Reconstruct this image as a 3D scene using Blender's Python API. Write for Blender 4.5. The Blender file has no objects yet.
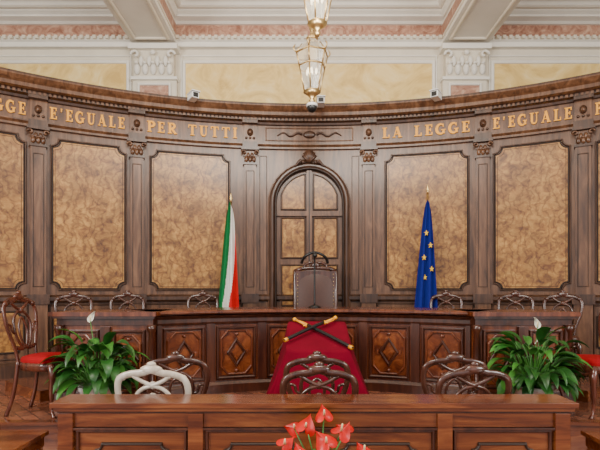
import bpy, bmesh, math, random
from mathutils import Vector, Matrix
random.seed(7)
sin,cos,pi,rad=math.sin,math.cos,math.pi,math.radians
# ---------------------------------------------------------------- materials
def newmat(name):
    m=bpy.data.materials.new(name); m.use_nodes=True
    nt=m.node_tree; b=nt.nodes['Principled BSDF']; return m,nt,b
def plain(name,col,rough=0.5,metal=0.0,var=0.12,scale=8,bump=0.0,coat=0,emit=None,es=0,trans=0,alpha=1,sheen=0,spec=.5):
    m,nt,b=newmat(name)
    tc=nt.nodes.new('ShaderNodeTexCoord'); n=nt.nodes.new('ShaderNodeTexNoise')
    n.inputs['Scale'].default_value=scale; n.inputs['Detail'].default_value=5
    nt.links.new(tc.outputs['Object'],n.inputs['Vector'])
    r=nt.nodes.new('ShaderNodeValToRGB')
    r.color_ramp.elements[0].position=.3; r.color_ramp.elements[1].position=.7
    r.color_ramp.elements[0].color=(*[c*(1-var) for c in col],1)
    r.color_ramp.elements[1].color=(*[min(1,c*(1+var)) for c in col],1)
    nt.links.new(n.outputs['Fac'],r.inputs['Fac']); nt.links.new(r.outputs['Color'],b.inputs['Base Color'])
    b.inputs['Roughness'].default_value=rough; b.inputs['Metallic'].default_value=metal
    b.inputs['Coat Weight'].default_value=coat; b.inputs['Specular IOR Level'].default_value=spec
    b.inputs['Transmission Weight'].default_value=trans; b.inputs['Alpha'].default_value=alpha
    b.inputs['Sheen Weight'].default_value=sheen
    if emit: b.inputs['Emission Color'].default_value=(*emit,1); b.inputs['Emission Strength'].default_value=es
    if bump:
        bp=nt.nodes.new('ShaderNodeBump'); bp.inputs['Strength'].default_value=bump
        nt.links.new(n.outputs['Fac'],bp.inputs['Height']); nt.links.new(bp.outputs['Normal'],b.inputs['Normal'])
    return m
def wood(name,dark,mid,light,scale=(6,6,.8),rough=.35,coat=.2,detail=8,dist=1.0,nscale=2.0,p0=.33,p1=.68,big=None):
    m,nt,b=newmat(name)
    tc=nt.nodes.new('ShaderNodeTexCoord'); mp=nt.nodes.new('ShaderNodeMapping')
    mp.inputs['Scale'].default_value=scale
    nt.links.new(tc.outputs['Object'],mp.inputs['Vector'])
    n=nt.nodes.new('ShaderNodeTexNoise'); n.inputs['Scale'].default_value=nscale; n.inputs['Detail'].default_value=detail
    n.inputs['Distortion'].default_value=dist; n.inputs['Roughness'].default_value=.62
    nt.links.new(mp.outputs['Vector'],n.inputs['Vector'])
    r=nt.nodes.new('ShaderNodeValToRGB'); e=r.color_ramp.elements
    e[0].position=p0; e[0].color=(*dark,1); e[1].position=p1; e[1].color=(*light,1)
    x=e.new((p0+p1)/2); x.color=(*mid,1)
    nt.links.new(n.outputs['Fac'],r.inputs['Fac']); out=r.outputs['Color']
    if big:   # slow tonal drift of the veneer + dark curling figure lines
        n2=nt.nodes.new('ShaderNodeTexNoise'); n2.inputs['Scale'].default_value=big; n2.inputs['Detail'].default_value=3; n2.inputs['Distortion'].default_value=2.0
        nt.links.new(tc.outputs['Object'],n2.inputs['Vector'])
        r2=nt.nodes.new('ShaderNodeValToRGB'); f=r2.color_ramp.elements
        f[0].position=.35; f[0].color=(.55,.50,.46,1); f[1].position=.62; f[1].color=(1.0,1.0,1.0,1)
        nt.links.new(n2.outputs['Fac'],r2.inputs['Fac'])
        wv=nt.nodes.new('ShaderNodeTexWave'); wv.inputs['Scale'].default_value=3.0; wv.inputs['Distortion'].default_value=14; wv.inputs['Detail'].default_value=5; wv.inputs['Detail Scale'].default_value=1.6
        nt.links.new(tc.outputs['Object'],wv.inputs['Vector'])
        r3=nt.nodes.new('ShaderNodeValToRGB'); g=r3.color_ramp.elements
        g[0].position=.0; g[0].color=(.62,.56,.50,1); g[1].position=.35; g[1].color=(1,1,1,1)
        nt.links.new(wv.outputs['Fac'],r3.inputs['Fac'])
        m1=nt.nodes.new('ShaderNodeMixRGB'); m1.blend_type='MULTIPLY'; m1.inputs['Fac'].default_value=1
        nt.links.new(out,m1.inputs['Color1']); nt.links.new(r2.outputs['Color'],m1.inputs['Color2'])
        m2=nt.nodes.new('ShaderNodeMixRGB'); m2.blend_type='MULTIPLY'; m2.inputs['Fac'].default_value=1
        nt.links.new(m1.outputs['Color'],m2.inputs['Color1']); nt.links.new(r3.outputs['Color'],m2.inputs['Color2']); out=m2.outputs['Color']
    nt.links.new(out,b.inputs['Base Color'])
    b.inputs['Roughness'].default_value=rough; b.inputs['Coat Weight'].default_value=coat; b.inputs['Coat Roughness'].default_value=.2
    bp=nt.nodes.new('ShaderNodeBump'); bp.inputs['Strength'].default_value=.05
    nt.links.new(n.outputs['Fac'],bp.inputs['Height']); nt.links.new(bp.outputs['Normal'],b.inputs['Normal'])
    return m
M={}
M['wall']=wood('walnut_frame',(.058,.023,.010),(.125,.054,.024),(.21,.10,.048))
M['walldark']=wood('walnut_dark',(.028,.011,.005),(.06,.025,.012),(.105,.047,.024))
M['burl']=wood('burl_veneer',(.20,.070,.012),(.40,.18,.035),(.54,.28,.065),scale=(1,1,1.2),rough=.32,coat=.2,detail=14,dist=.8,nscale=9,p0=.34,p1=.62,big=1.7)
M['line']=plain('ebony_inlay',(.025,.011,.006),.4)
M['mahog']=wood('mahogany',(.06,.012,.005),(.135,.032,.011),(.23,.065,.022),rough=.25,coat=.4)
M['mahogd']=wood('mahogany_dark',(.025,.006,.003),(.055,.014,.006),(.10,.030,.013),rough=.28,coat=.4)
M['mburl']=wood('mahogany_burl',(.06,.011,.004),(.15,.034,.009),(.25,.072,.02),scale=(2,2,2),rough=.22,coat=.5,detail=10,dist=1.6,nscale=3)
M['desk']=wood('desk_mahogany',(.065,.013,.004),(.15,.037,.010),(.25,.078,.022),scale=(.7,5,6),rough=.2,coat=.5)
M['chair']=wood('chair_walnut',(.028,.009,.006),(.06,.020,.012),(.11,.040,.025),rough=.22,coat=.5)
M['chairl']=wood('chair_mahogany',(.045,.010,.006),(.09,.022,.012),(.15,.042,.022),rough=.22,coat=.5)
M['chairw']=wood('chair_glare_pale',(.38,.31,.24),(.54,.46,.37),(.66,.59,.50),rough=.3,coat=.4)  # pale tone puts the glare on one chair into its wood colour
M['gold']=plain('gold_leaf',(.82,.36,.02),.5,.15,.12)
M['brass']=plain('brass',(.60,.42,.18),.3,.9)
M['plaster']=plain('cream_plaster',(.68,.61,.49),.75,var=.06,scale=3)
M['plasterw']=plain('white_plaster',(.76,.72,.64),.75,var=.04,scale=3)
M['yellow']=wood('yellow_marble',(.62,.40,.12),(.79,.56,.20),(.85,.66,.32),scale=(1,1,1),rough=.4,coat=.1,dist=2.5,nscale=1.5)
M['redm']=wood('red_marble',(.26,.11,.07),(.44,.23,.155),(.60,.40,.28),scale=(1.5,1.5,1.5),rough=.4,coat=.1,dist=2.5,nscale=3)
M['cloth']=plain('crimson_velvet',(.16,.001,.013),.95,var=.15,scale=4,spec=.15)
M['seat']=plain('red_upholstery',(.30,.002,.006),.9,spec=.2)
M['leather']=plain('brown_leather',(.060,.020,.011),.4,bump=.1,scale=30)
M['black']=plain('black_plastic',(.010,.010,.010),.35)
M['white']=plain('white_plastic',(.8,.8,.78),.4,var=.03)
M['pot']=plain('white_ceramic',(.72,.70,.66),.3,var=.03)
M['soil']=plain('soil',(.05,.03,.02),.95,var=.4,scale=40)
M['leaf']=plain('leaf_green',(.016,.085,.012),.38,var=.5,scale=5)
M['leafl']=plain('leaf_green_light',(.045,.17,.022),.38,var=.35,scale=5)
M['spathe']=plain('white_spathe',(.80,.80,.70),.5,var=.04)
M['redf']=plain('red_spathe',(.52,.006,.004),.35,var=.3,scale=14,spec=.3)
M['spadix']=plain('spadix',(.80,.65,.35),.5)
M['fgreen']=plain('flag_green',(.006,.15,.04),.8,var=.06,spec=.2)
M['fwhite']=plain('flag_white',(.75,.74,.69),.8,var=.04,spec=.2)
M['fred']=plain('flag_red',(.55,.006,.008),.8,var=.06,spec=.2)
M['fblue']=plain('flag_blue',(.006,.015,.20),.8,var=.08,spec=.2)
M['fyel']=plain('flag_yellow',(.9,.55,.02),.7,var=.05,spec=.2)
M['glass']=plain('lantern_glass',(.92,.88,.78),.12,trans=.8,var=.03,emit=(1,.88,.66),es=.15)
M['bulb']=plain('bulb',(1,.9,.7),.5,emit=(1,.82,.55),es=5)
def floormat():
    m,nt,b=newmat('marble_tile_floor')
    tc=nt.nodes.new('ShaderNodeTexCoord'); mp=nt.nodes.new('ShaderNodeMapping'); mp.inputs['Rotation'].default_value=(0,0,rad(45))
    nt.links.new(tc.outputs['Object'],mp.inputs['Vector'])
    ch=nt.nodes.new('ShaderNodeTexBrick'); ch.offset=0.5
    ch.inputs['Color1'].default_value=(.32,.12,.065,1); ch.inputs['Color2'].default_value=(.17,.06,.035,1); ch.inputs['Mortar'].default_value=(.08,.035,.025,1)
    ch.inputs['Scale'].default_value=2.2; ch.inputs['Mortar Size'].default_value=.012
    nt.links.new(mp.outputs['Vector'],ch.inputs['Vector'])
    n=nt.nodes.new('ShaderNodeTexNoise'); n.inputs['Scale'].default_value=9; n.inputs['Detail'].default_value=6
    nt.links.new(tc.outputs['Object'],n.inputs['Vector'])
    mx=nt.nodes.new('ShaderNodeMixRGB'); mx.blend_type='OVERLAY'; mx.inputs['Fac'].default_value=.5
    nt.links.new(ch.outputs['Color'],mx.inputs['Color1']); nt.links.new(n.outputs['Fac'],mx.inputs['Color2'])
    nt.links.new(mx.outputs['Color'],b.inputs['Base Color']); b.inputs['Roughness'].default_value=.2
    return m
M['floor']=floormat()
# ---------------------------------------------------------------- builder
class B:
    def __init__(s): s.v=[];s.f=[];s.m=[];s.s=[];s.mats=[];s.T=Matrix()
    def mi(s,k):
        if k not in s.mats: s.mats.append(k)
        return s.mats.index(k)
    def add(s,vs,fs,mat,smooth=False):
        o=len(s.v); i=s.mi(mat)
        for p in vs: s.v.append(tuple(s.T@Vector(p)))
        for f in fs: s.f.append(tuple(o+a for a in f)); s.m.append(i); s.s.append(smooth)
    def box(s,x0,x1,y0,y1,z0,z1,mat):
        vs=[(x,y,z) for x in(x0,x1) for y in(y0,y1) for z in(z0,z1)]
        s.add(vs,[(0,1,3,2),(4,6,7,5),(0,4,5,1),(2,3,7,6),(0,2,6,4),(1,5,7,3)],mat)
    def grid(s,rows,mat,smooth=True,closeu=False,cap0=False,cap1=False):
        n=len(rows[0]); vs=[p for r in rows for p in r]; fs=[]
        for i in range(len(rows)-1):
            for j in range(n if closeu else n-1):
                k=(j+1)%n
                fs.append((i*n+j,i*n+k,(i+1)*n+k,(i+1)*n+j))
        if cap0: fs.append(tuple(range(n))[::-1])
        if cap1: fs.append(tuple(range((len(rows)-1)*n,len(rows)*n)))
        s.add(vs,fs,mat,smooth)
    def tube(s,pts,r,mat,seg=8,ref=None,rb=None,closed=False):
        P=[Vector(p) for p in pts]; n=len(P)
        ra=r if isinstance(r,(list,tuple)) else [r]*n
        if len(ra)<n: ra=list(ra)+[ra[-1]]*(n-len(ra))
        rbb=ra if rb is None else (rb if isinstance(rb,(list,tuple)) else [rb]*n)
        rows=[]; prev=Vector(ref) if ref else None
        for i in range(n):
            if closed: t=P[(i+1)%n]-P[i-1]
            else: t=P[min(i+1,n-1)]-P[max(i-1,0)]
            if t.length<1e-9: t=Vector((0,0,1))
            t.normalize()
            if prev is None: prev=Vector((0,1,0)) if abs(t.y)<.8 else Vector((1,0,0))
            rf=Vector(ref) if ref else prev
            b=rf-t*rf.dot(t)
            if b.length<1e-4: b=prev-t*prev.dot(t)
            if b.length<1e-4: b=t.orthogonal()
            b.normalize(); prev=b; nn=t.cross(b)
            rows.append([P[i]+nn*(ra[i]*cos(a))+b*(rbb[i]*sin(a)) for a in [2*pi*k/seg for k in range(seg)]])
        if closed: rows.append(rows[0])
        s.grid(rows,mat,True,True,not closed,not closed)
    def lathe(s,prof,c,mat,seg=20,smooth=True):
        rows=[[(c[0]+r*cos(a),c[1]+r*sin(a),c[2]+z) for a in [2*pi*k/seg for k in range(seg)]] for r,z in prof]
        s.grid(rows,mat,smooth,True,prof[0][0]>1e-4,prof[-1][0]>1e-4)
    def ell(s,c,r,mat,u=12,w=8):
        rows=[[(c[0]+r[0]*sin(pi*i/w)*cos(2*pi*j/u),c[1]+r[1]*sin(pi*i/w)*sin(2*pi*j/u),c[2]+r[2]*cos(pi*i/w)) for j in range(u)] for i in range(w+1)]
        s.grid(rows,mat,True,True)
    def arc(s,c,prof,t0,t1,mat,n=60,smooth=False):
        rows=[]
        for i in range(n+1):
            t=rad(t0+(t1-t0)*i/n)
            rows.append([(c[0]+r*sin(t),c[1]+r*cos(t),z) for r,z in prof])
        s.grid(rows,mat,smooth,True,True,True)
    def lin(s,prof,x0,x1,mat):
        s.grid([[(x0,y,z) for y,z in prof],[(x1,y,z) for y,z in prof]],mat,False,True,True,True)
    def liny(s,prof,y0,y1,mat):
        s.grid([[(x,y0,z) for x,z in prof],[(x,y1,z) for x,z in prof]],mat,False,True,True,True)
    def mbox(s,F,s0,s1,z0,z1,d0,d1,mat):
        n=max(1,int(abs(s1-s0)/.12)); rows=[]
        for i in range(n+1):
            a=s0+(s1-s0)*i/n
            rows.append([F(a,z0,d0),F(a,z0,d1),F(a,z1,d1),F(a,z1,d0)])
        s.grid(rows,mat,False,True,True,True)
    def mstrip(s,F,s0,s1,lo,hi,d,mat,n=24):
        s.grid([[F(a,lo(a),d),F(a,hi(a),d)] for a in [s0+(s1-s0)*i/n for i in range(n+1)]],mat,False)
    def mtube(s,F,pts,w,d,mat,closed=True,base=0,prof=None,step=.15):
        Q=[]; m=len(pts)
        for i in range(m if closed else m-1):
            a=Vector(pts[i]); b=Vector(pts[(i+1)%m]); k=max(1,int((b-a).length/step))
            for j in range(k): Q.append(a.lerp(b,j/k))
        if not closed: Q.append(Vector(pts[-1]))
        pr=prof or [(-.5,0),(-.35,.8),(-.1,1),(.1,1),(.35,.8),(.5,0)]
        rows=[]; n=len(Q)
        for i in range(n):
            if closed: a=Q[i-1];c=Q[(i+1)%n]
            else: a=Q[max(i-1,0)];c=Q[min(i+1,n-1)]
            b=Q[i]; t1=(b-a); t2=(c-b)
            if t1.length<1e-9:t1=t2
            if t2.length<1e-9:t2=t1
            t1=t1.normalized();t2=t2.normalized()
            n1=Vector((-t1.y,t1.x)); n2=Vector((-t2.y,t2.x)); nn=n1+n2
            if nn.length<1e-5: nn=n1
            nn.normalize(); k=1/max(.5,nn.dot(n1))
            rows.append([F(b.x+nn.x*o*w*k,b.y+nn.y*o*w*k,base+h*d) for o,h in pr])
        if closed: rows.append(rows[0])
        s.grid(rows,mat,False)
    def mpoly(s,F,poly,d0,d1,mat):
        n=len(poly); vs=[F(x,z,d1) for x,z in poly]+[F(x,z,d0) for x,z in poly]
        fs=[tuple(range(n))]+[(i,n+i,n+(i+1)%n,(i+1)%n) for i in range(n)]
        s.add(vs,fs,mat)
    def obj(s,name,loc=(0,0,0),rz=0,scale=(1,1,1),bevel=0):
        me=bpy.data.meshes.new(name); me.from_pydata(s.v,[],s.f)
        for k in s.mats: me.materials.append(M[k])
        me.polygons.foreach_set('material_index',s.m); me.polygons.foreach_set('use_smooth',s.s)
        bm=bmesh.new(); bm.from_mesh(me); bmesh.ops.recalc_face_normals(bm,faces=bm.faces); bm.to_mesh(me); bm.free()
        o=bpy.data.objects.new(name,me); bpy.context.collection.objects.link(o)
        o.location=loc; o.rotation_euler=(0,0,rz); o.scale=scale
        if bevel:
            md=o.modifiers.new('Bevel','BEVEL'); md.width=bevel; md.segments=2; md.limit_method='ANGLE'
        return o
def inst(o,name,loc,rz=0,scale=None):
    n=bpy.data.objects.new(name,o.data); bpy.context.collection.objects.link(n)
    n.location=loc; n.rotation_euler=(0,0,rz); n.scale=scale or o.scale; return n
def smooth(pts,k=5,closed=False):
    P=[Vector(p) for p in pts]; n=len(P); out=[]
    for i in range(n if closed else n-1):
        if closed: a,b,c,d=P[i-1],P[i],P[(i+1)%n],P[(i+2)%n]
        else: a,b,c,d=P[max(i-1,0)],P[i],P[i+1],P[min(i+2,n-1)]
        for j in range(k):
            t=j/k
            out.append(.5*((2*b)+(c-a)*t+(2*a-5*b+4*c-d)*t*t+(3*b-a-3*c+d)*t**3))
    if not closed: out.append(P[-1])
    return out
def amap(cx,cy,R,c0=0):
    def F(s,z,d):
        t=s/R+c0; r=R-d
        return (cx+r*sin(t),cy+r*cos(t),z)
    return F
def fmap(y0):
    return lambda s,z,d:(s,y0-d,z)
def notch(s0,s1,z0,z1,r,n=5):
    pts=[]
    for (cx,cz,a0) in [(s0,z0,0),(s0,z1,-90),(s1,z1,180),(s1,z0,90)]:
        for i in range(n+1):
            a=rad(a0+90*i/n); pts.append((cx+r*cos(a),cz+r*sin(a)))
    return pts
def npanel(b,F,s0,s1,z0,z1,r,d,mat):
    def e(a):
        q=min(a-s0,s1-a)
        return math.sqrt(max(0,r*r-q*q)) if q<r else 0
    b.mstrip(F,s0,s1,lambda a:z0+e(a),lambda a:z1-e(a),d,mat,n=40)
AX=.15; R=8.0; WC=(AX,-.7)
W=amap(WC[0],WC[1],R)
def S(deg): return R*math.asin(7.12*sin(rad(deg))/R)
# ---------------------------------------------------------------- room shell
b=B(); b.box(-7.6,7.9,-4,4.12,-.4,-.3,'floor'); b.obj('floor')
b=B(); b.box(-7.6,7.9,4.12,8.2,-.4,0,'floor')
b.box(-7.0,7.3,4.10,4.12,-.3,-.03,'desk'); b.box(-7.0,7.3,4.07,4.16,-.03,.002,'desk')
b.obj('floor_platform')
YB=7.9
b=B(); b.box(-7.6,7.9,YB,YB+.2,0,6.2,'plaster'); FB=fmap(YB)
for (x0,x1) in [(-7.4,-2.93),(-2.11,2.42),(3.29,7.7)]:
    b.mbox(FB,x0+.10,x1-.10,4.0,5.17,0,.02,'yellow')
    b.mtube(FB,[(x0+.08,3.9),(x0+.08,5.19),(x1-.08,5.19),(x1-.08,3.9)],.07,.05,'plasterw')
    b.mtube(FB,[(x0+.03,3.9),(x0+.03,5.30),(x1-.03,5.30),(x1-.03,3.9)],.03,.03,'plasterw')
for xc in (-2.52,2.855):
    b.mbox(FB,xc-.38,xc+.38,3.9,4.86,0,.10,'plaster')
    b.mbox(FB,xc-.25,xc+.25,3.9,4.74,.10,.115,'redm')
    b.mtube(FB,[(xc-.27,3.9),(xc-.27,4.76),(xc+.27,4.76),(xc+.27,3.9)],.05,.04,'plasterw',base=.1)
    b.mbox(FB,xc-.40,xc+.40,4.83,4.88,0,.15,'plasterw')
    b.mbox(FB,xc-.34,xc+.34,4.88,5.33,0,.14,'plaster')
    b.mbox(FB,xc-.42,xc+.42,5.33,5.42,0,.22,'plasterw')
    for sg in(-1,1):
        sp=[(xc+sg*(.30+ (.085-.010*i)*cos(i*.7)),5.23+(.085-.010*i)*sin(i*.7)) for i in range(8)]
        b.tube([(x,YB-.2,z) for x,z in sp],.024,'plasterw',6)
    for k in range(5):
        x=xc-.28+.14*k
        b.ell((x,YB-.16,5.0),(.055,.05,.10),'plasterw',8,6); b.ell((x,YB-.20,5.09),(.035,.035,.025),'plasterw',8,6)
    for k in range(4): b.ell((xc-.21+.14*k,YB-.16,5.14),(.045,.045,.09),'plasterw',8,6)
    b.ell((xc,YB-.2,5.27),(.05,.03,.04),'plasterw',8,6)
b.obj('wall_back')
b=B()
b.lin([(YB,5.42),(YB-.10,5.42),(YB-.10,5.50),(YB-.14,5.52),(YB-.14,5.58),(YB,5.58)],-7.4,7.7,'plasterw')
b.lin([(YB,5.58),(YB-.08,5.58),(YB-.08,5.80),(YB,5.80)],-7.4,7.7,'redm')
b.lin([(YB,5.80),(YB-.12,5.80),(YB-.16,5.83),(YB-.26,5.85),(YB-.26,5.88),(YB-.32,5.91),(YB-.36,5.95),(YB-.36,6.0),(YB,6.0)],-7.4,7.7,'plasterw')
x=-7.3
while x<7.6:
    b.box(x,x+.055,YB-.19,YB-.13,5.52,5.575,'plaster'); x+=.11
b.obj('trim_ceiling_cornice')
b=B(); b.box(-7.6,7.9,-4,8.1,6.0,6.1,'plasterw')
CM=lambda s,z,d:(s,z,6.0-d)
for (x0,x1) in [(-7.3,-2.98),(-2.06,2.38),(3.33,7.6)]:
    b.mtube(CM,[(x0+.03,-3.9),(x0+.03,YB-.38),(x1-.03,YB-.38),(x1-.03,-3.9)],.14,.08,'plasterw',step=2)
    b.mtube(CM,[(x0+.25,-3.7),(x0+.25,YB-.62),(x1-.25,YB-.62),(x1-.25,-3.7)],.10,.05,'plaster',step=2)
    b.mtube(CM,[(x0+.42,-3.6),(x0+.42,YB-.80),(x1-.42,YB-.80),(x1-.42,-3.6)],.05,.03,'plaster',step=2)
b.obj('ceiling')
for (x0,x1) in [(-2.9,-2.14),(2.46,3.25)]:
    b=B(); b.box(x0,x1,-4,YB-.1,5.46,6.0,'plasterw')
    b.liny([(x0-.04,5.82),(x0-.08,5.88),(x0-.08,5.93),(x0-.14,5.99),(x1+.14,5.99),(x1+.08,5.93),(x1+.08,5.88),(x1+.04,5.82)],-4,YB-.3,'plasterw')
    b.box(x0-.012,x1+.012,-4,YB-.12,5.53,5.56,'plaster')
    b.box(x0-.004,x1+.004,-4,YB-.12,5.60,5.78,'redm')
    BM=lambda s,z,d:(s,z,5.46-d)
    b.mtube(BM,[(x0+.10,-3.9),(x0+.10,YB-.3),(x1-.10,YB-.3),(x1-.10,-3.9)],.06,.03,'plaster',step=2)
    b.obj('ceiling_beam')
for nm,xx in (('wall_left',-7.6),('wall_right',7.75)):
    b=B(); b.box(xx,xx+.15,-4,8.1,-.4,6.05,'plaster'); b.obj(nm)
# ---------------------------------------------------------------- curved panelled wall
TM=64
b=B()
b.arc(WC,[(R,0),(R+.12,0),(R+.12,4.02),(R,4.02)],-TM,TM,'wall',160)
b.arc(WC,[(R+.01,0),(R-.09,0),(R-.09,.17),(R-.05,.21),(R+.01,.21)],-TM,TM,'walldark',160)
b.arc(WC,[(R+.01,1.02),(R-.04,1.02),(R-.07,1.05),(R-.07,1.10),(R-.03,1.13),(R+.01,1.13)],-TM,TM,'walldark',160)
b.arc(WC,[(R+.01,3.47),(R-.05,3.47),(R-.05,3.50),(R-.08,3.53),(R-.08,3.55),(R+.01,3.55)],-TM,TM,'wall',160)
b.arc(WC,[(R+.01,3.55),(R-.05,3.55),(R-.05,3.85),(R+.01,3.85)],-TM,TM,'wall',160)
b.arc(WC,[(R+.01,3.83),(R-.09,3.84),(R-.10,3.87),(R-.14,3.89),(R-.14,3.925),(R+.01,3.925)],-TM,TM,'walldark',160)
b.arc(WC,[(R+.12,3.92),(R-.20,3.925),(R-.24,3.94),(R-.24,3.99),(R-.27,4.02),(R-.30,4.06),(R-.30,4.08),(R+.12,4.08)],-TM,TM,'wall',160)
b.arc(WC,[(R+.12,4.08),(R-.305,4.08),(R-.305,4.10),(R+.12,4.10)],-TM,TM,'walldark',160)
for i in range(-140,141):
    s=i*.062
    b.mbox(W,s-.018,s+.018,3.885,3.923,.13,.165,'wall')
pil=[-75.7,-64.9,-54.1,-43.3,-32.5,-21.7,-7.7,7.7,21.7,32.5,43.3,54.1,64.9,75.7]
for p in pil:
    s=S(p)
    b.mbox(W,s-.13,s+.13,0,.25,0,.12,'walldark')
    b.mbox(W,s-.115,s+.115,.25,1.0,0,.09,'wall')
    b.mbox(W,s-.14,s+.14,1.0,1.14,0,.12,'walldark')
    b.mbox(W,s-.095,s+.095,1.14,3.22,0,.065,'wall')
    b.mtube(W,[(s-.062,1.25),(s-.062,3.1),(s+.062,3.1),(s+.062,1.25)],.014,.010,'walldark',base=.065)
    b.mbox(W,s-.11,s+.11,3.20,3.235,0,.085,'walldark')
    b.mbox(W,s-.085,s+.085,3.235,3.42,0,.075,'wall')
    for k in (-1,0,1):
        b.ell(W(s+k*.06,3.28,.085),(.032,.03,.05),'wall',8,6); b.ell(W(s+k*.06,3.32,.105),(.022,.02,.015),'wall',8,6)
    for k in (-.5,.5): b.ell(W(s+k*.06,3.34,.08),(.028,.03,.05),'wall',8,6)
    for sg in(-1,1):
        b.tube([W(s+sg*(.095+(.042-.005*i)*cos(i*.8)),3.385+(.042-.005*i)*sin(i*.8),.10) for i in range(8)],.014,'wall',6)
    b.mbox(W,s-.14,s+.14,3.425,3.465,0,.13,'walldark')
    b.mbox(W,s-.12,s+.12,3.465,3.56,0,.10,'walldark')
    b.mbox(W,s-.105,s+.105,3.56,3.84,0,.075,'wall')
    b.mbox(W,s-.12,s+.12,3.84,3.925,0,.155,'walldark')
    b.ell(W(s,3.71,.085),(.05,.04,.06),'walldark',10,8); b.ell(W(s,3.70,.115),(.025,.025,.03),'wall',8,6)
    for k in range(3): b.ell(W(s-.06+.06*k,3.62,.08),(.022,.02,.02),'walldark',8,6)
bayl=[(pil[i],pil[i+1]) for i in range(len(pil)-1) if not (pil[i]<0<pil[i+1])]
for a,c in bayl:
    s0,s1=S(a)+.115,S(c)-.115
    m=.06
    p0,p1=s0+m,s1-m
    if a==-21.7: p0,p1=S(-20.0),S(-10.5)
    if c==21.7: p0,p1=S(10.0),S(19.9)
    npanel(b,W,p0,p1,1.22,3.33,.10,.012,'burl')
    b.mtube(W,notch(p0,p1,1.22,3.33,.10),.022,.022,'line')
    b.mtube(W,notch(p0-.022,p1+.022,1.198,3.352,.10),.028,.026,'walldark')
    b.mtube(W,notch(p0+.03,p1-.03,1.25,3.30,.10),.010,.015,'walldark')
    npanel(b,W,p0,p1,.34,.90,.07,.012,'burl')
    b.mtube(W,notch(p0,p1,.34,.90,.07),.03,.026,'line')
    b.mtube(W,[(s0+.02,.25),(s0+.02,.985),(s1-.02,.985),(s1-.02,.25)],.025,.02,'walldark')
for sg in(-1,1):
    b.mtube(W,[(sg*.69,1.2),(sg*.69,3.36),(sg*.80,3.36),(sg*.80,1.2)],.012,.010,'walldark')
b.mtube(W,[(-.70,3.60),(-.70,3.80),(.70,3.80),(.70,3.60)],.02,.015,'wall',base=.05)
b.ell(W(0,3.70,.06),(.10,.03,.06),'walldark',14,8)
for sg in(-1,1):
    b.tube([W(sg*(.12+.05*i),3.70+.03*sin(i*1.3),.065) for i in range(9)],[.02,.02,.018,.018,.016,.014,.012,.010,.006],'walldark',6)
b.obj('wall_curved_panelling')
# ---------------------------------------------------------------- letters
def strip(pts,w0,w1=None):
    out=[]; P=[Vector(p) for p in pts]; n=len(P)
    w=[w0+( (w1 if w1 is not None else w0)-w0)*i/(n-1) for i in range(n)] if not callable(w0) else [w0(i/(n-1)) for i in range(n)]
    L=[];Rr=[]
    for i in range(n):
        t=(P[min(i+1,n-1)]-P[max(i-1,0)]).normalized(); nn=Vector((-t.y,t.x))
        L.append(P[i]+nn*w[i]/2);Rr.append(P[i]-nn*w[i]/2)
    for i in range(n-1): out.append([tuple(L[i]),tuple(L[i+1]),tuple(Rr[i+1]),tuple(Rr[i])])
    return out
def q(x0,x1,z0,z1): return [[(x0,z0),(x1,z0),(x1,z1),(x0,z1)]]
def arcp(cx,cz,rx,rz,a0,a1,n=12): return [(cx+rx*cos(rad(a0+(a1-a0)*i/n)),cz+rz*sin(rad(a0+(a1-a0)*i/n))) for i in range(n+1)]
st=q(.11,.33,0,1)+q(.02,.42,0,.08)+q(.02,.42,.92,1)
bowl=strip([(.28,.95)]+arcp(.34,.72,.29,.23,90,-90)+[(.28,.49)],lambda t:.10+.13*sin(pi*t))
Lt={
'L':st+q(.3,.64,0,.10)+q(.56,.66,0,.30),
'E':st+q(.3,.64,0,.10)+q(.56,.66,0,.28)+q(.3,.62,.90,1)+q(.54,.64,.74,1)+q(.3,.5,.46,.56)+q(.45,.53,.36,.66),
'A':strip([(.12,0),(.40,1)],.10)+strip([(.38,1),(.66,0)],.22)+q(.2,.56,.28,.37)+q(0,.26,0,.08)+q(.50,.84,0,.08),
'G':strip(arcp(.42,.5,.33,.45,48,325,18),lambda t:.10+.14*sin(pi*t))+q(.56,.77,.06,.44)+q(.46,.84,.38,.47)+q(.60,.68,.68,.97),
'P':st+bowl,'R':st+bowl+strip([(.36,.50),(.72,.0)],.20)+q(.60,.86,0,.08),
'T':q(.29,.51,0,1)+q(.2,.6,0,.08)+q(.02,.78,.90,1)+q(.02,.10,.70,1)+q(.70,.78,.70,1),
'U':q(.09,.30,.3,1)+q(.57,.67,.3,1)+strip([(.195,.32)]+arcp(.405,.30,.21,.25,180,360)+[(.62,.32)],lambda t:.20-.10*t)+q(0,.39,.92,1)+q(.48,.78,.92,1),
'I':st,"'":[[(.08,1),(.24,1),(.17,.70),(.09,.70)]]}
wd={'L':.70,'E':.70,'A':.84,'G':.86,'P':.70,'R':.84,'T':.84,'U':.82,'I':.46,"'":.30,' ':.60}
def inscription(txt,deg,H=.165,gap=.22,total=None):
    b=B(); tot=sum(wd[c]+gap for c in txt)-gap
    k=(total/(tot*H)) if total else 1
    s=S(deg)-tot*H*k/2
    for c in txt:
        for poly in Lt.get(c,[]):
            b.mpoly(W,[(s+x*H*k,3.612+z*H) for x,z in poly],.052,.07,'gold')
        s+=(wd[c]+gap)*H*k
    b.obj('gold_inscription')
inscription('LA LEGGE',14.8,total=1.33); inscription("E'EGUALE",27.1,total=1.04); inscription('PER TUTTI',37.9,total=1.0)
inscription('PER TUTTI',-14.9,total=1.38); inscription("E'EGUALE",-27.2,total=1.0); inscription('LA LEGGE',-37.9,total=.98)
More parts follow.
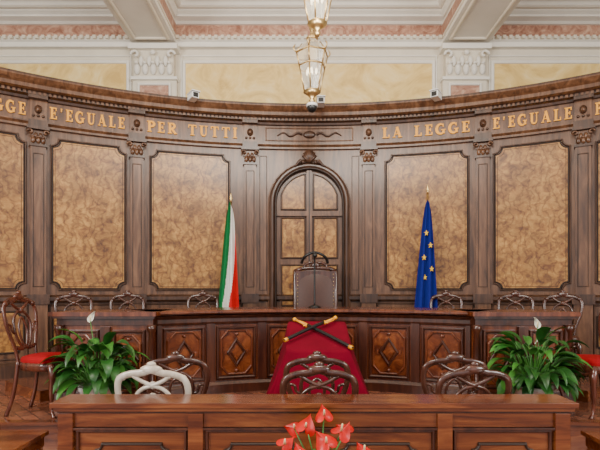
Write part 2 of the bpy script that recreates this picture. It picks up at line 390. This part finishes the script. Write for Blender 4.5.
# ---------------------------------------------------------------- door
b=B(); sp=2.6
def arch(r,z0=.12,n=20): return [(-r,z0)]+[(-r*cos(pi*i/n),sp+r*sin(pi*i/n)) for i in range(n+1)]+[(r,z0)]
b.mstrip(W,-.56,.56,lambda a:.12,lambda a:sp+math.sqrt(max(0,.56**2-a*a)),.02,'wall',n=40)
b.mtube(W,arch(.60),.12,.10,'walldark',closed=False)
b.mtube(W,arch(.545),.04,.12,'line',closed=False)
b.mtube(W,arch(.655),.03,.06,'wall',closed=False)
for sg in(-1,1):
    a0,a1=(.07,.45)
    xs=sorted([sg*a0,sg*a1])
    fh=lambda a:sp+math.sqrt(max(0,.47**2-a*a))
    b.mstrip(W,xs[0],xs[1],lambda a:2.50,fh,.035,'burl',n=20)
    out=[(sg*.07,2.5),(sg*.07,fh(.07))]+[(sg*(.07+.38*i/10),fh(.07+.38*i/10)) for i in range(1,11)]+[(sg*.45,2.5)]
    b.mtube(W,out,.03,.045,'walldark',base=.015)
    for z0,z1 in((1.72,2.36),(.95,1.6),(.3,.85)):
        b.mbox(W,xs[0],xs[1],z0,z1,.02,.035,'burl')
        b.mtube(W,[(xs[0],z0),(xs[0],z1),(xs[1],z1),(xs[1],z0)],.03,.045,'walldark',base=.015)
b.mbox(W,-.04,.04,.12,3.12,.02,.075,'wall'); b.mbox(W,-.008,.008,.12,3.12,.075,.085,'line')
b.mbox(W,-.53,.53,2.39,2.47,.02,.07,'wall')
b.lathe([(.0,-.03),(.02,-.02),(.025,0),(.02,.02),(0,.03)],W(.06,1.25,.12),'brass',10)
for i in range(7):
    a=rad(30+20*i); b.tube([W(0,3.24,.12),W(.12*cos(a),3.26+.17*sin(a),.13)],[.02,.028],'walldark',6)
for sg in(-1,1):
    b.tube([W(sg*(.12+.03*i),3.25-.004*i*i+ .02*sin(i*1.5),.11) for i in range(6)],[.028,.028,.024,.02,.016,.010],'walldark',6)
    b.ell(W(sg*.10,3.24,.12),(.03,.03,.03),'walldark',8,6)
b.obj('door_arched')
# ---------------------------------------------------------------- dais + judges bench
BC=(AX,2.6); RB=2.9
Bm=amap(BC[0],BC[1],RB)
b=B(); b.arc(BC,[(3.66,0),(4.58,0),(4.58,.12),(3.66,.12)],-53,53,'desk',60); b.obj('dais_step')
b=B(); A=37
b.arc(BC,[(RB,0),(RB+.55,0),(RB+.55,.92),(RB,.92)],-A,A,'mahog',60)
b.arc(BC,[(RB+.01,0),(RB-.07,0),(RB-.07,.10),(RB-.04,.13),(RB+.01,.13)],-A,A,'mahogd',60)
b.arc(BC,[(RB+.01,.80),(RB-.02,.80),(RB-.04,.83),(RB-.04,.87),(RB-.08,.91),(RB+.01,.92)],-A,A,'mahogd',60)
b.arc(BC,[(RB-.10,.925),(RB-.12,.94),(RB-.12,.955),(RB-.10,.97),(RB+.68,.97),(RB+.68,.925)],-A-1.5,A+1.5,'mahog',60)
def bay(F,s0,s1):
    sc=(s0+s1)/2
    b.mbox(F,s0,s0+.05,.12,.81,0,.035,'mahogd'); b.mbox(F,s1-.05,s1,.12,.81,0,.035,'mahogd')
    x0,x1=s0+.085,s1-.085
    b.mtube(F,[(x0,.17),(x0,.76),(x1,.76),(x1,.17)],.035,.035,'mahogd')
    x0+=.03;x1-=.03
    b.mbox(F,x0,x1,.20,.73,0,.008,'mburl')
    c=.09
    oc=[(x0+c,.21),(x0+.01,.21+c),(x0+.01,.72-c),(x0+c,.72),(x1-c,.72),(x1-.01,.72-c),(x1-.01,.21+c),(x1-c,.21)]
    b.mtube(F,oc,.028,.03,'mahog')
    r1,r2=.10,.15
    b.mtube(F,[(sc-r1,.465),(sc,.465+r2),(sc+r1,.465),(sc,.465-r2)],.03,.035,'mahogd',step=.3)
    b.mpoly(F,[(sc-.06,.465),(sc,.555),(sc+.06,.465),(sc,.375)],0,.035,'mburl')
    for sg in(-1,1):
        b.mbox(F,sc+sg*(r1+.03)-.012,sc+sg*(r1+.03)+.012,.44,.49,0,.03,'mahog')
    for z in (.25,.68):
        b.ell(F(sc,z,.02),(.025,.02,.02),'mahog',8,6)
for i in range(6):
    a0=-A+.5+i*12.166; bay(Bm,rad(a0)*RB,rad(a0+12.166)*RB)
for sg in(-1,1):
    x0,x1=sorted([AX+sg*1.72,AX+sg*2.70])
    b.box(x0,x1,4.78,5.3,0,.92,'mahog')
    b.box(x0-.04,x1+.04,4.74,5.3,0,.12,'mahogd')
    b.box(x0-.02,x1+.02,4.75,5.3,.83,.90,'mahogd')
    b.box(x0-.07,x1+.07,4.68,5.36,.925,.97,'mahog')
    b.box(x0-.05,x1+.05,4.70,5.34,.90,.93,'mahogd')
    F=fmap(4.78); m=(x0+x1)/2
    bay(F,x0,m); bay(F,m,x1)
    for xx in(x0,x1): b.lathe([(.045,.12),(.05,.16),(.03,.2),(.038,.5),(.03,.74),(.05,.78),(.05,.83)],(xx,4.76,0),'mahogd',12)
b.obj('judges_bench')
# ---------------------------------------------------------------- chairs
def chair(wood_,seatm):
    b=B(); by=lambda z:.20+(z-.45)*.20
    def c3(p,dy=0): return [(x,by(z)+dy,z) for x,z in p]
    ref=(0,1,-.2)
    for sg in(-1,1):
        o=smooth(c3([(sg*.15,.43),(sg*.155,.53),(sg*.185,.62),(sg*.225,.72),(sg*.245,.83),(sg*.225,.915),(sg*.15,.95),(sg*.07,.96),(0,.985)]),5)
        n=len(o); b.tube(o,[.018+.011*(i/n) for i in range(n)],wood_,8,ref=ref,rb=.014)
        i1=smooth(c3([(sg*.03,.55),(sg*.09,.61),(sg*.125,.70),(sg*.12,.79),(sg*.07,.845),(0,.87),(-sg*.07,.90),(-sg*.13,.94)]),5)
        b.tube(i1,.015,wood_,8,ref=ref,rb=.012)
        i2=smooth(c3([(sg*.02,.57),(sg*.05,.64),(sg*.06,.71),(sg*.035,.78),(0,.81)]),5)
        b.tube(i2,.012,wood_,8,ref=ref,rb=.010)
        sc=smooth(c3([(sg*.225,.76),(sg*.18,.75),(sg*.165,.70),(sg*.125,.68)]),4); b.tube(sc,.012,wood_,6,ref=ref,rb=.01)
        b.ell((sg*.21,by(.92)-.005,.925),(.032,.018,.025),wood_,8,6)
        b.tube(smooth([(sg*.205,-.185,.43),(sg*.235,-.225,.36),(sg*.225,-.215,.22),(sg*.195,-.19,.09),(sg*.205,-.21,.03),(sg*.215,-.235,.0)],4),[.032]*2+[.034]*4+[.026]*4+[.017]*4+[.014]*3+[.02]*3+[.022],wood_,8)
        b.tube(smooth([(sg*.15,.20,.45),(sg*.165,.21,.30),(sg*.175,.24,.15),(sg*.19,.30,.0)],4),.02,wood_,8)
        b.ell((sg*.22,-.225,.37),(.03,.03,.04),wood_,8,6)
    b.tube(smooth(c3([(-.165,.565),(-.06,.55),(0,.56),(.06,.55),(.165,.565)]),4),.018,wood_,8,ref=ref,rb=.012)
    b.ell((0,by(.99)-.005,.985),(.08,.022,.032),wood_,12,8); b.ell((0,by(1.0)-.01,1.02),(.035,.018,.02),wood_,8,6)
    b.ell((0,by(.87)-.01,.87),(.03,.02,.028),wood_,8,6)
    def ring(k,z,n=32):
        out=[]
        for i in range(n):
            a=2*pi*i/n; c_,s_=cos(a),sin(a)
            cx=math.copysign(abs(c_)**.55,c_); sy=math.copysign(abs(s_)**.55,s_)
            out.append((cx*(.22-.04*sy)*k,-.005+sy*.215*k,z))
        return out
    b.grid([ring(.93,.375),ring(1.0,.385),ring(1.03,.42),ring(1.0,.445)],wood_,True,True,True,True)
    b.grid([ring(.97,.44),ring(.99,.465),ring(.93,.485),ring(.7,.498),ring(.35,.505),ring(.02,.507)],seatm,True,True,False,True)
    b.tube(smooth([(-.2,-.215,.38),(-.1,-.222,.35),(0,-.226,.33),(.1,-.222,.35),(.2,-.215,.38)],4),.018,wood_,8)
    b.ell((0,-.232,.345),(.05,.018,.03),wood_,8,6)
    return b
ch=chair('chairl','seat').obj('carved_side_chair',(-2.50,4.42,0),rad(86),(.92,.92,1.15))
inst(ch,'carved_side_chair',(2.90,4.42,0),rad(-82),(1.0,1.0,1.10))
sc_=(.88,.88,1.04)
cb=chair('chair','leather').obj('carved_dining_chair',(-2.90,5.80,.12),rad(30),sc_)
for x,y,r in((-2.33,6.13,25),(-1.38,6.52,18),(2.08,6.44,-20),(2.86,6.02,-30),(3.32,5.72,-34)):
    inst(cb,'carved_dining_chair',(x,y,.12),rad(r),sc_)
for x,y,r in((-1.0,3.86,183),(.13,3.33,180),(.14,3.86,179),(1.16,3.33,184),(1.24,3.86,178)):
    inst(cb,'carved_dining_chair',(x,y,-.3),rad(r),(1.0,1.0,.98))
chair('chairw','leather').obj('carved_glare_chair',(-.98,3.33,-.3),rad(176),(1.0,1.0,.98))  # near-left chair, glare painted in through its pale material
# ---------------------------------------------------------------- president chair
b=B()
b.box(-.30,.30,-.28,.28,.36,.44,'chair'); b.box(-.27,.27,-.26,.24,.44,.52,'leather')
for sx in(-1,1):
    b.lathe([(.035,0),(.03,.05),(.022,.1),(.032,.2),(.03,.36)],(sx*.27,-.24,0),'chair',12)
    b.lathe([(.035,0),(.03,.05),(.03,.36)],(sx*.27,.24,0),'chair',12)
    b.tube(smooth([(sx*.29,.24,.44),(sx*.29,.26,.9),(sx*.29,.30,1.30),(sx*.27,.31,1.38)],4),.032,'chair',8)
    b.tube(smooth([(sx*.29,.24,.70),(sx*.30,0,.72),(sx*.30,-.20,.70),(sx*.29,-.27,.66)],4),.028,'chair',8)
    b.tube([(sx*.29,-.22,.44),(sx*.29,-.22,.69)],.024,'chair',8)
rows=[]
for i in range(7):
    t=i/6; z=.55+.80*t; y=.25+.05*t
    rows.append([(-.265+.53*j/8, y-.035-(.03*sin(pi*j/8) if 0<i<6 else 0), z+(.03*sin(pi*j/8) if i==6 else 0)) for j in range(9)])
b.grid(rows,'leather'); b.box(-.28,.28,.25,.30,.52,1.36,'chair')
b.tube([(-.29,.29,1.36),(-.2,.29,1.40),(0,.29,1.41),(.2,.29,1.40),(.29,.29,1.36)],.032,'chair',8)
for sg in(-1,1):
    b.tube(smooth([(0,.29,1.46),(sg*.07,.29,1.49),(sg*.14,.29,1.46),(sg*.16,.29,1.42)],4),.022,'chair',8)
b.ell((0,.28,1.45),(.07,.03,.05),'chair')
for i in range(14):
    z=.6+.055*i
    for sx in(-.255,.255): b.ell((sx,.205+.05*i/14,z),(.008,.008,.008),'brass',6,4)
b.obj('president_armchair',(.23,6.42,.12),0,(1.04,1,1.0))
b=B(); b.lathe([(.08,0),(.08,.015),(.04,.03),(.015,.04)],(0,0,0),'black',16)
b.tube(smooth([(0,0,.03),(0,.01,.3),(0,0,.56),(0,-.03,.66),(0,-.08,.70)],5),.011,'black',8)
b.tube(smooth([(-.17,0,.58),(-.13,-.06,.66),(0,-.10,.71),(.13,-.06,.66),(.17,0,.58)],5),.018,'black',8)
b.tube([(0,-.07,.70),(0,-.19,.66)],[.03,.026],'black',10)
b.obj('desk_microphone',(.19,5.85,.97))
# ---------------------------------------------------------------- red table
b=B()
def tring(k,n=120):
    out=[]
    for i in range(n):
        a=2*pi*i/n; c_,s_=cos(a),sin(a)
        cx=math.copysign(abs(c_)**.22,c_); sy=math.copysign(abs(s_)**.22,s_)
        m=max(abs(cx),abs(sy)); cx/=m**0.3; sy/=m**.3
        f=k*k*.035*sin(a*13+.6*sin(a*3))+k*.022*sin(a*7+1)
        x=cx*(.335+.21*k**1.1+f); y=sy*(.30+.07*k+f*.6)
        zt=.71+.13*sy
        out.append((x,y,zt*(1-k)+.006*k))
    return out
top=[(x*.995,y*.995,z+.006) for x,y,z in tring(0)]
rows=[[(x*k,y*k,.716+(z-.716)*k) for x,y,z in top] for k in(.02,.5,.9)]+[top]+[tring(k) for k in(.03,.12,.3,.5,.7,.85,1)]
b.grid(rows,'cloth',True,True,True,False)
for sx in(-.27,.27):
    for sy in(-.22,.22): b.tube([(sx,sy,0),(sx,sy,.58)],.025,'mahogd',8)
b.obj('draped_table',(.19,4.85,0))
def sword(name,p,q_):
    b=B(); P=Vector(p);Q=Vector(q_); d=Q-P; L=d.length; u=d.normalized()
    f=lambda t,dz=0:P+u*(t*L)+Vector((0,0,dz))
    b.tube([f(.24+.76*i/10,.008*sin(pi*(.24+.76*i/10))) for i in range(11)],.019,'black',8)
    b.tube([f(.02),f(.08),f(.2)],[.016,.013,.015],'gold',8)
    b.ell(f(0),(.024,.024,.024),'gold'); b.ell(f(.23),(.024,.024,.024),'gold')
    side=Vector((-u.y,u.x,0)).normalized()
    b.tube([f(.225)-side*.05,f(.225)+side*.05],.009,'gold',8)
    b.tube(smooth([f(.22)+side*.04,f(.12)+side*.05,f(.03)+side*.02],4),.006,'gold',6)
    b.tube([f(.95,.0),f(1.0,.0)],.022,'gold',10)
    b.obj(name)
zs=lambda y:.722+.13*(y-4.85)/.30
sword('ceremonial_sword',(-.06,5.12,zs(5.12)+.026),(.53,4.54,zs(4.54)+.026)); sword('ceremonial_sword',(.40,5.10,zs(5.10)+.055),(-.16,4.63,zs(4.63)+.055))
# ---------------------------------------------------------------- foreground desk
b=B(); X0,X1=-1.50,1.67; Y0=2.72; DZ=-.3
b.box(X0+.04,X1-.04,Y0+.02,Y0+.16,DZ,.47,'desk')
F=fmap(Y0+.02)
b.box(X0,X1,Y0-.03,Y0+.21,.492,.522,'desk')
b.box(X0+.015,X1-.015,Y0-.015,Y0+.19,.468,.492,'desk')
b.box(X0+.03,X1-.03,Y0,Y0+.17,.455,.468,'mahogd')
for x in (X0+.04,-.675,.83,X1-.13):
    b.mbox(F,x,x+.09,DZ,.455,0,.03,'desk')
b.box(X0+.04,X1-.04,Y0-.006,Y0+.02,.352,.365,'mahogd')
secs=[(X0+.13,-.675),(-.585,.83),(.92,X1-.13)]
for a,c in secs:
    b.mbox(F,a,c,.37,.455,0,.012,'desk')
    b.mtube(F,[(a+.02,-.2),(a+.02,.345),(c-.02,.345),(c-.02,-.2)],.022,.018,'mahogd')
    n=2 if c-a>1 else 1; w=(c-a)/n
    for i in range(n):
        p0=a+i*w+.13; p1=a+(i+1)*w-.13
        npanel(b,F,p0,p1,-.12,.265,.04,.006,'desk')
        b.mtube(F,notch(p0,p1,-.12,.265,.04),.018,.018,'line')
b.box(X0+.02,X1-.02,Y0-.02,Y0+.19,DZ,DZ+.1,'mahogd')
b.obj('wooden_desk',bevel=.004)
for xs in ((-2.75,-1.70),(1.90,2.85)):
    b=B(); x0,x1=xs
    b.box(x0,x1,2.62,3.05,.22,.25,'desk'); b.box(x0+.02,x1-.02,2.64,3.03,.15,.22,'desk')
    for xx in(x0+.05,x1-.05):
        for yy in(2.67,3.0): b.lathe([(.03,-.3),(.022,-.25),(.03,-.1),(.02,.02),(.032,.12),(.032,.15)],(xx,yy,0),'desk',12)
    b.box(x0+.04,x1-.04,2.82,2.85,-.2,-.16,'desk')
    b.obj('wooden_side_table',bevel=.004)
# ---------------------------------------------------------------- plants
def blade(b,base,az,up,stem,L,wd_,mat,droop=1.0,stemmat='leafl'):
    d=Vector((cos(az),sin(az),0)); pts=[]; p=Vector(base); ang=up
    n=6
    for i in range(n+1):
        pts.append(p.copy()); p=p+(d*cos(ang)+Vector((0,0,sin(ang))))*(stem/n); ang-=droop*.08
    b.tube(pts,.005,stemmat,5)
    side=Vector((-sin(az),cos(az),0)); rows=[]; m=9; p=pts[-1]; ph=random.uniform(-.4,.4)
    side=(side*cos(ph)+Vector((0,0,sin(ph)))).normalized()
    for i in range(m+1):
        t=i/m; w=wd_*(sin(pi*min(1,t**.75)))**.8*(1-.15*t)
        if i==m: w=.001
        rows.append([p-side*w+Vector((0,0,w*.35)),p-side*w*.5+Vector((0,0,w*.12)),p.copy(),p+side*w*.5+Vector((0,0,w*.12)),p+side*w+Vector((0,0,w*.35))])
        p=p+(d*cos(ang)+Vector((0,0,sin(ang))))*(L/m); ang-=droop*.17
    b.grid(rows,mat,True)
def lily(name,loc,sd,nl,fl):
    random.seed(sd); b=B()
    b.lathe([(.0,0),(.12,0),(.13,.02),(.165,.24),(.18,.25),(.18,.285),(.165,.285),(.155,.25),(.0,.25)],(0,0,0),'pot',28)
    b.lathe([(0,.262),(.155,.255)],(0,0,0),'soil',20)
    for i in range(nl):
        az=random.uniform(0,2*pi); t=random.random(); up=rad(38+50*t)
        r=random.uniform(0,.09); sy=1 if sin(az)<0 else .8
        blade(b,(r*cos(az),r*sin(az),.25),az,up,random.uniform(.12,.24)*sy+.26*t**1.5,random.uniform(.22,.32)*sy,random.uniform(.042,.062),random.choice(['leaf','leaf','leafl']),random.uniform(.7,1.5))
    for (dx,dy,h,tw) in fl:
        x,y=dx,dy
        b.tube([(0,0,.25),(x*.5,y*.5,.25+h*.6),(x,y,.25+h)],.004,'leafl',5)
        rows=[]
        for k in range(9):
            t=k/8; w=.030*sin(pi*t**.7)+.001; z=.25+h-.02+.11*t; xx=x+tw*t*t
            rows.append([(xx-w,y-.012,z),(xx,y+.016,z),(xx+w,y-.012,z)])
        b.grid(rows,'spathe'); b.tube([(x,y,.25+h),(x+tw*.2,y-.012,.25+h+.05)],.007,'spadix',6)
    return b.obj(name,loc)
lily('potted_peace_lily',(-1.94,4.33,0),3,120,[(-.06,-.04,.66,.05)])
lily('potted_peace_lily',(2.24,4.33,0),11,130,[(.03,-.03,.60,-.03)])
random.seed(5); b=B()
b.lathe([(0,-.3),(.16,-.3),(.16,-.27),(.05,-.24),(.04,-.1),(.05,.02),(.15,.05),(.15,.08),(0,.08)],(0,0,0),'mahogd',24)
b.lathe([(0,.08),(.08,.08),(.12,.28),(.13,.29),(.12,.30),(.11,.27),(0,.27)],(0,0,0),'pot',24)
for i in range(54):
    az=random.uniform(0,2*pi)
    blade(b,(0,0,.26),az,rad(random.uniform(25,70)),random.uniform(.06,.18),random.uniform(.09,.15),random.uniform(.025,.04),random.choice(['leaf','leafl']),1.2)
FLW=[(-.17,-.06,.47,-50,.9),(-.10,-.13,.44,20,1.05),(-.07,.02,.53,-20,1.05),(.02,-.10,.49,40,1.15),(.02,.06,.575,10,.95),(.10,-.05,.53,-40,1.05),(.13,.05,.50,60,.9),(.20,-.08,.44,30,.9),(-.13,.08,.50,80,.85),(.05,-.16,.42,-10,.9)]
for (x,y,z,ori,s_) in FLW:
    c=Vector((x,y,z)); b.tube([(0,0,.26),c*.5+Vector((0,0,.13)),c],.004,'leafl',5)
    tn=Matrix.Rotation(rad(random.uniform(30,60)),3,'X')@Matrix.Rotation(rad(180+ori),3,'Z'); rows=[]
    for k in range(6):
        row=[]; t=k/5+.001
        for j in range(28):
            a=2*pi*j/28
            hx=16*sin(a)**3/17; hy=(13*cos(a)-5*cos(2*a)-2*cos(3*a)-cos(4*a))/17
            if hy<0: hy*=1.25
            v=Vector((hx*.052*t,hy*.052*t,.014*t*t*sin(a*2+1)-.012*t*t))
            row.append(c+tn@(v*s_))
        rows.append(row)
    b.grid(rows,'redf',True,True,True)
    b.tube([c+tn@Vector((0,.005,.002)),c+tn@Vector((0,.0,.05))],[.006,.004],'spadix',6)
b.obj('potted_anthurium',(.10,2.20,0))
# ---------------------------------------------------------------- flags
def flag(name,loc,H,kind,zt,zb,wtop,wbot,lean=0):
    b=B()
    b.lathe([(0,0),(.11,0),(.11,.03),(.04,.06),(.02,.1)],(0,0,0),'brass',20)
    b.tube([(0,0,.05),(lean,0,H)],.014,'brass',8)
    b.lathe([(0,0),(.02,.0),(.012,.03),(.028,.06),(.0,.15)],(lean,0,H-.01),'brass',10)
    nc,nr=60,36; P=[]
    for i in range(nr+1):
        t=i/nr; row=[]; w=wtop+(wbot-wtop)*min(1,t*1.15)**.7
        for j in range(nc+1):
            u=j/nc
            x=lean*.9+(u-.5)*w+(-.04*t)+.010*sin(u*17+t*3)*t
            y=-.03+.05*sin(u*pi*5+t*1.3)*(.35+.65*t)-.02*sin(u*3)
            z=zt-(zt-zb)*t-(.22*(1-t))*abs(u-.4)
            row.append((x,y,z))
        P.append(row)
    if kind=='it':
        def band(i,j):
            u=j/nc; t=i/nr
            if u<.60-.42*t: return 'fgreen'
            if u>1.04-.60*t**1.2: return 'fred'
            return 'fwhite'
        for i in range(nr):
            for j in range(nc):
                b.add([P[i][j],P[i][j+1],P[i+1][j+1],P[i+1][j]],[(0,1,2,3)],band(i,j),True)
    else:
        b.grid(P,'fblue')
        for (u,t) in [(.35,.30),(.68,.38),(.28,.48),(.72,.58),(.40,.66)]:
            p=Vector(P[int(t*nr)][int(u*nc)]); s0=.045; pl=[]
            for k in range(10):
                r=s0 if k%2==0 else s0*.42; a=pi/2+k*pi/5
                pl.append((p.x+r*.75*cos(a),p.z+r*sin(a)))
            FM=lambda s,z,d,yy=p.y:(s,yy-d,z)
            b.mpoly(FM,pl,-.01,.035,'fyel')
    b.obj(name,loc)
flag('italian_flag',(-1.07,6.84,.12),2.42,'it',2.42,.60,.07,.33,.02)
flag('european_union_flag',(1.89,6.84,.12),2.55,'eu',2.46,.60,.07,.33,.05)
# ---------------------------------------------------------------- lanterns
def lantern():
    b=B(); n=6
    def hexr(r,z): return [(r*cos(2*pi*k/n+.3),r*sin(2*pi*k/n+.3),z) for k in range(n)]
    b.grid([hexr(.09,.08),hexr(.15,.36),hexr(.185,.50)],'glass',False,True)
    for r0,z0,r1,z1 in((.09,.08,.15,.36),(.15,.36,.185,.50),(.185,.50,.12,.60)):
        for k in range(n): b.tube([hexr(r0,z0)[k],hexr(r1,z1)[k]],.009,'brass',6)
    for r,z in((.09,.08),(.15,.36),(.185,.50)):
        h=hexr(r,z)
        for k in range(n): b.tube([h[k],h[(k+1)%n]],.010,'brass',6)
    b.grid([hexr(.185,.50),hexr(.14,.58),hexr(.07,.64),hexr(.05,.68)],'glass',False,True)
    for k in range(n):
        h=hexr(.19,.5)[k]; b.tube(smooth([h,(h[0]*1.15,h[1]*1.15,.54),(h[0]*1.05,h[1]*1.05,.58)],3),.008,'brass',6)
    b.lathe([(0,-.06),(.02,-.05),(.035,-.02),(.02,0),(.05,.04),(.10,.075),(0,.085)],(0,0,0),'brass',16)
    b.lathe([(.06,.66),(.07,.68),(.03,.72),(.02,.76),(.035,.79),(.012,.82)],(0,0,0),'brass',16)
    for k in range(3):
        a=2*pi*k/3; b.lathe([(.012,.1),(.012,.26),(0,.27)],(.035*cos(a),.035*sin(a),0),'spathe',8)
        b.ell((.035*cos(a),.035*sin(a),.30),(.014,.014,.035),'bulb',8,6)
    return b
def hang(name,loc,ball=False,scale=1.0):
    b=lantern(); H=(6.0-loc[2])/scale
    z=.82
    while z<H-.1:
        b.tube([(.012*cos(a),0,z+.03+.03*sin(a)) for a in [2*pi*i/10 for i in range(10)]],.004,'brass',5,closed=True,ref=(0,1,0)); z+=.025
        b.tube([(0,.012*cos(a),z+.03+.03*sin(a)) for a in [2*pi*i/10 for i in range(10)]],.004,'brass',5,closed=True,ref=(1,0,0)); z+=.025
    b.lathe([(.02,H-.1),(.06,H-.04),(.08,H)],(0,0,0),'brass',16)
    if ball:
        b.lathe([(.02,-.04),(.06,-.06),(.066,-.09),(0,-.09)],(0,0,0),'white',16); b.ell((0,0,-.10),(.058,.058,.055),'black')
    b.obj(name,loc,0,(scale,)*3)
hang('pendant_lantern',(.15,5.6,3.58),True,1.10)
hang('pendant_lantern',(.18,4.7,3.90),False,1.05)
# ---------------------------------------------------------------- security cameras on the cornice
def cctv(deg,rz):
    b=B(); b.box(-.02,.02,-.01,.06,.02,.06,'white')
    b.box(-.055,.055,-.16,.03,.0,.085,'white'); b.box(-.065,.065,-.19,.035,.085,.10,'white')
    b.box(-.038,.038,-.168,-.16,.01,.075,'black'); b.lathe([(.03,.10),(.03,.12),(.01,.13)],(0,0,0),'white',12)
    p=W(S(deg),4.02,.37); b.obj('security_camera',p,rz,bevel=.004)
for d,r in((-15.1,.6),(1.4,0),(16.2,-.6)): cctv(d,r)
# ---------------------------------------------------------------- lights / world / camera
w=bpy.data.worlds.new('World'); bpy.context.scene.world=w; w.use_nodes=True
w.node_tree.nodes['Background'].inputs[0].default_value=(.97,.97,1,1); w.node_tree.nodes['Background'].inputs[1].default_value=1.15
def area(name,loc,target,size,e,col):
    l=bpy.data.lights.new(name,'AREA'); l.shape='RECTANGLE'; l.size=size[0]; l.size_y=size[1]; l.energy=e; l.color=col
    o=bpy.data.objects.new(name,l); bpy.context.collection.objects.link(o); o.location=loc
    o.rotation_euler=(Vector(target)-Vector(loc)).to_track_quat('-Z','Y').to_euler()
area('fill_light_left',(-6.0,-1.5,3.6),(1,6,3),(2,2.6),520,(1,.98,.94))  # unseen fill lamp added behind the camera on the left, no window modelled
area('fill_light_right',(6.2,-1.5,3.6),(-1,6,3),(2,2.6),340,(1,.98,.94))  # matching weaker fill added on the right, also without a window
area('fill_light_overhead',(.15,1.5,5.0),(.15,4.5,0),(1.5,1.5),170,(1,.92,.80))  # added overhead fill lamp, no chandelier hangs here
area('fill_light_ceiling',(.15,3.2,4.2),(.15,4.6,6),(1.5,1.5),105,(1,.94,.86))  # added lamp aimed upward to brighten the ceiling, not a fixture
cam=bpy.data.cameras.new('Camera'); co=bpy.data.objects.new('Camera',cam); bpy.context.collection.objects.link(co)
co.location=(0,0,1.2); co.rotation_euler=(rad(90),0,0); cam.lens=27; cam.sensor_width=36; cam.shift_y=65/600
bpy.context.scene.camera=co
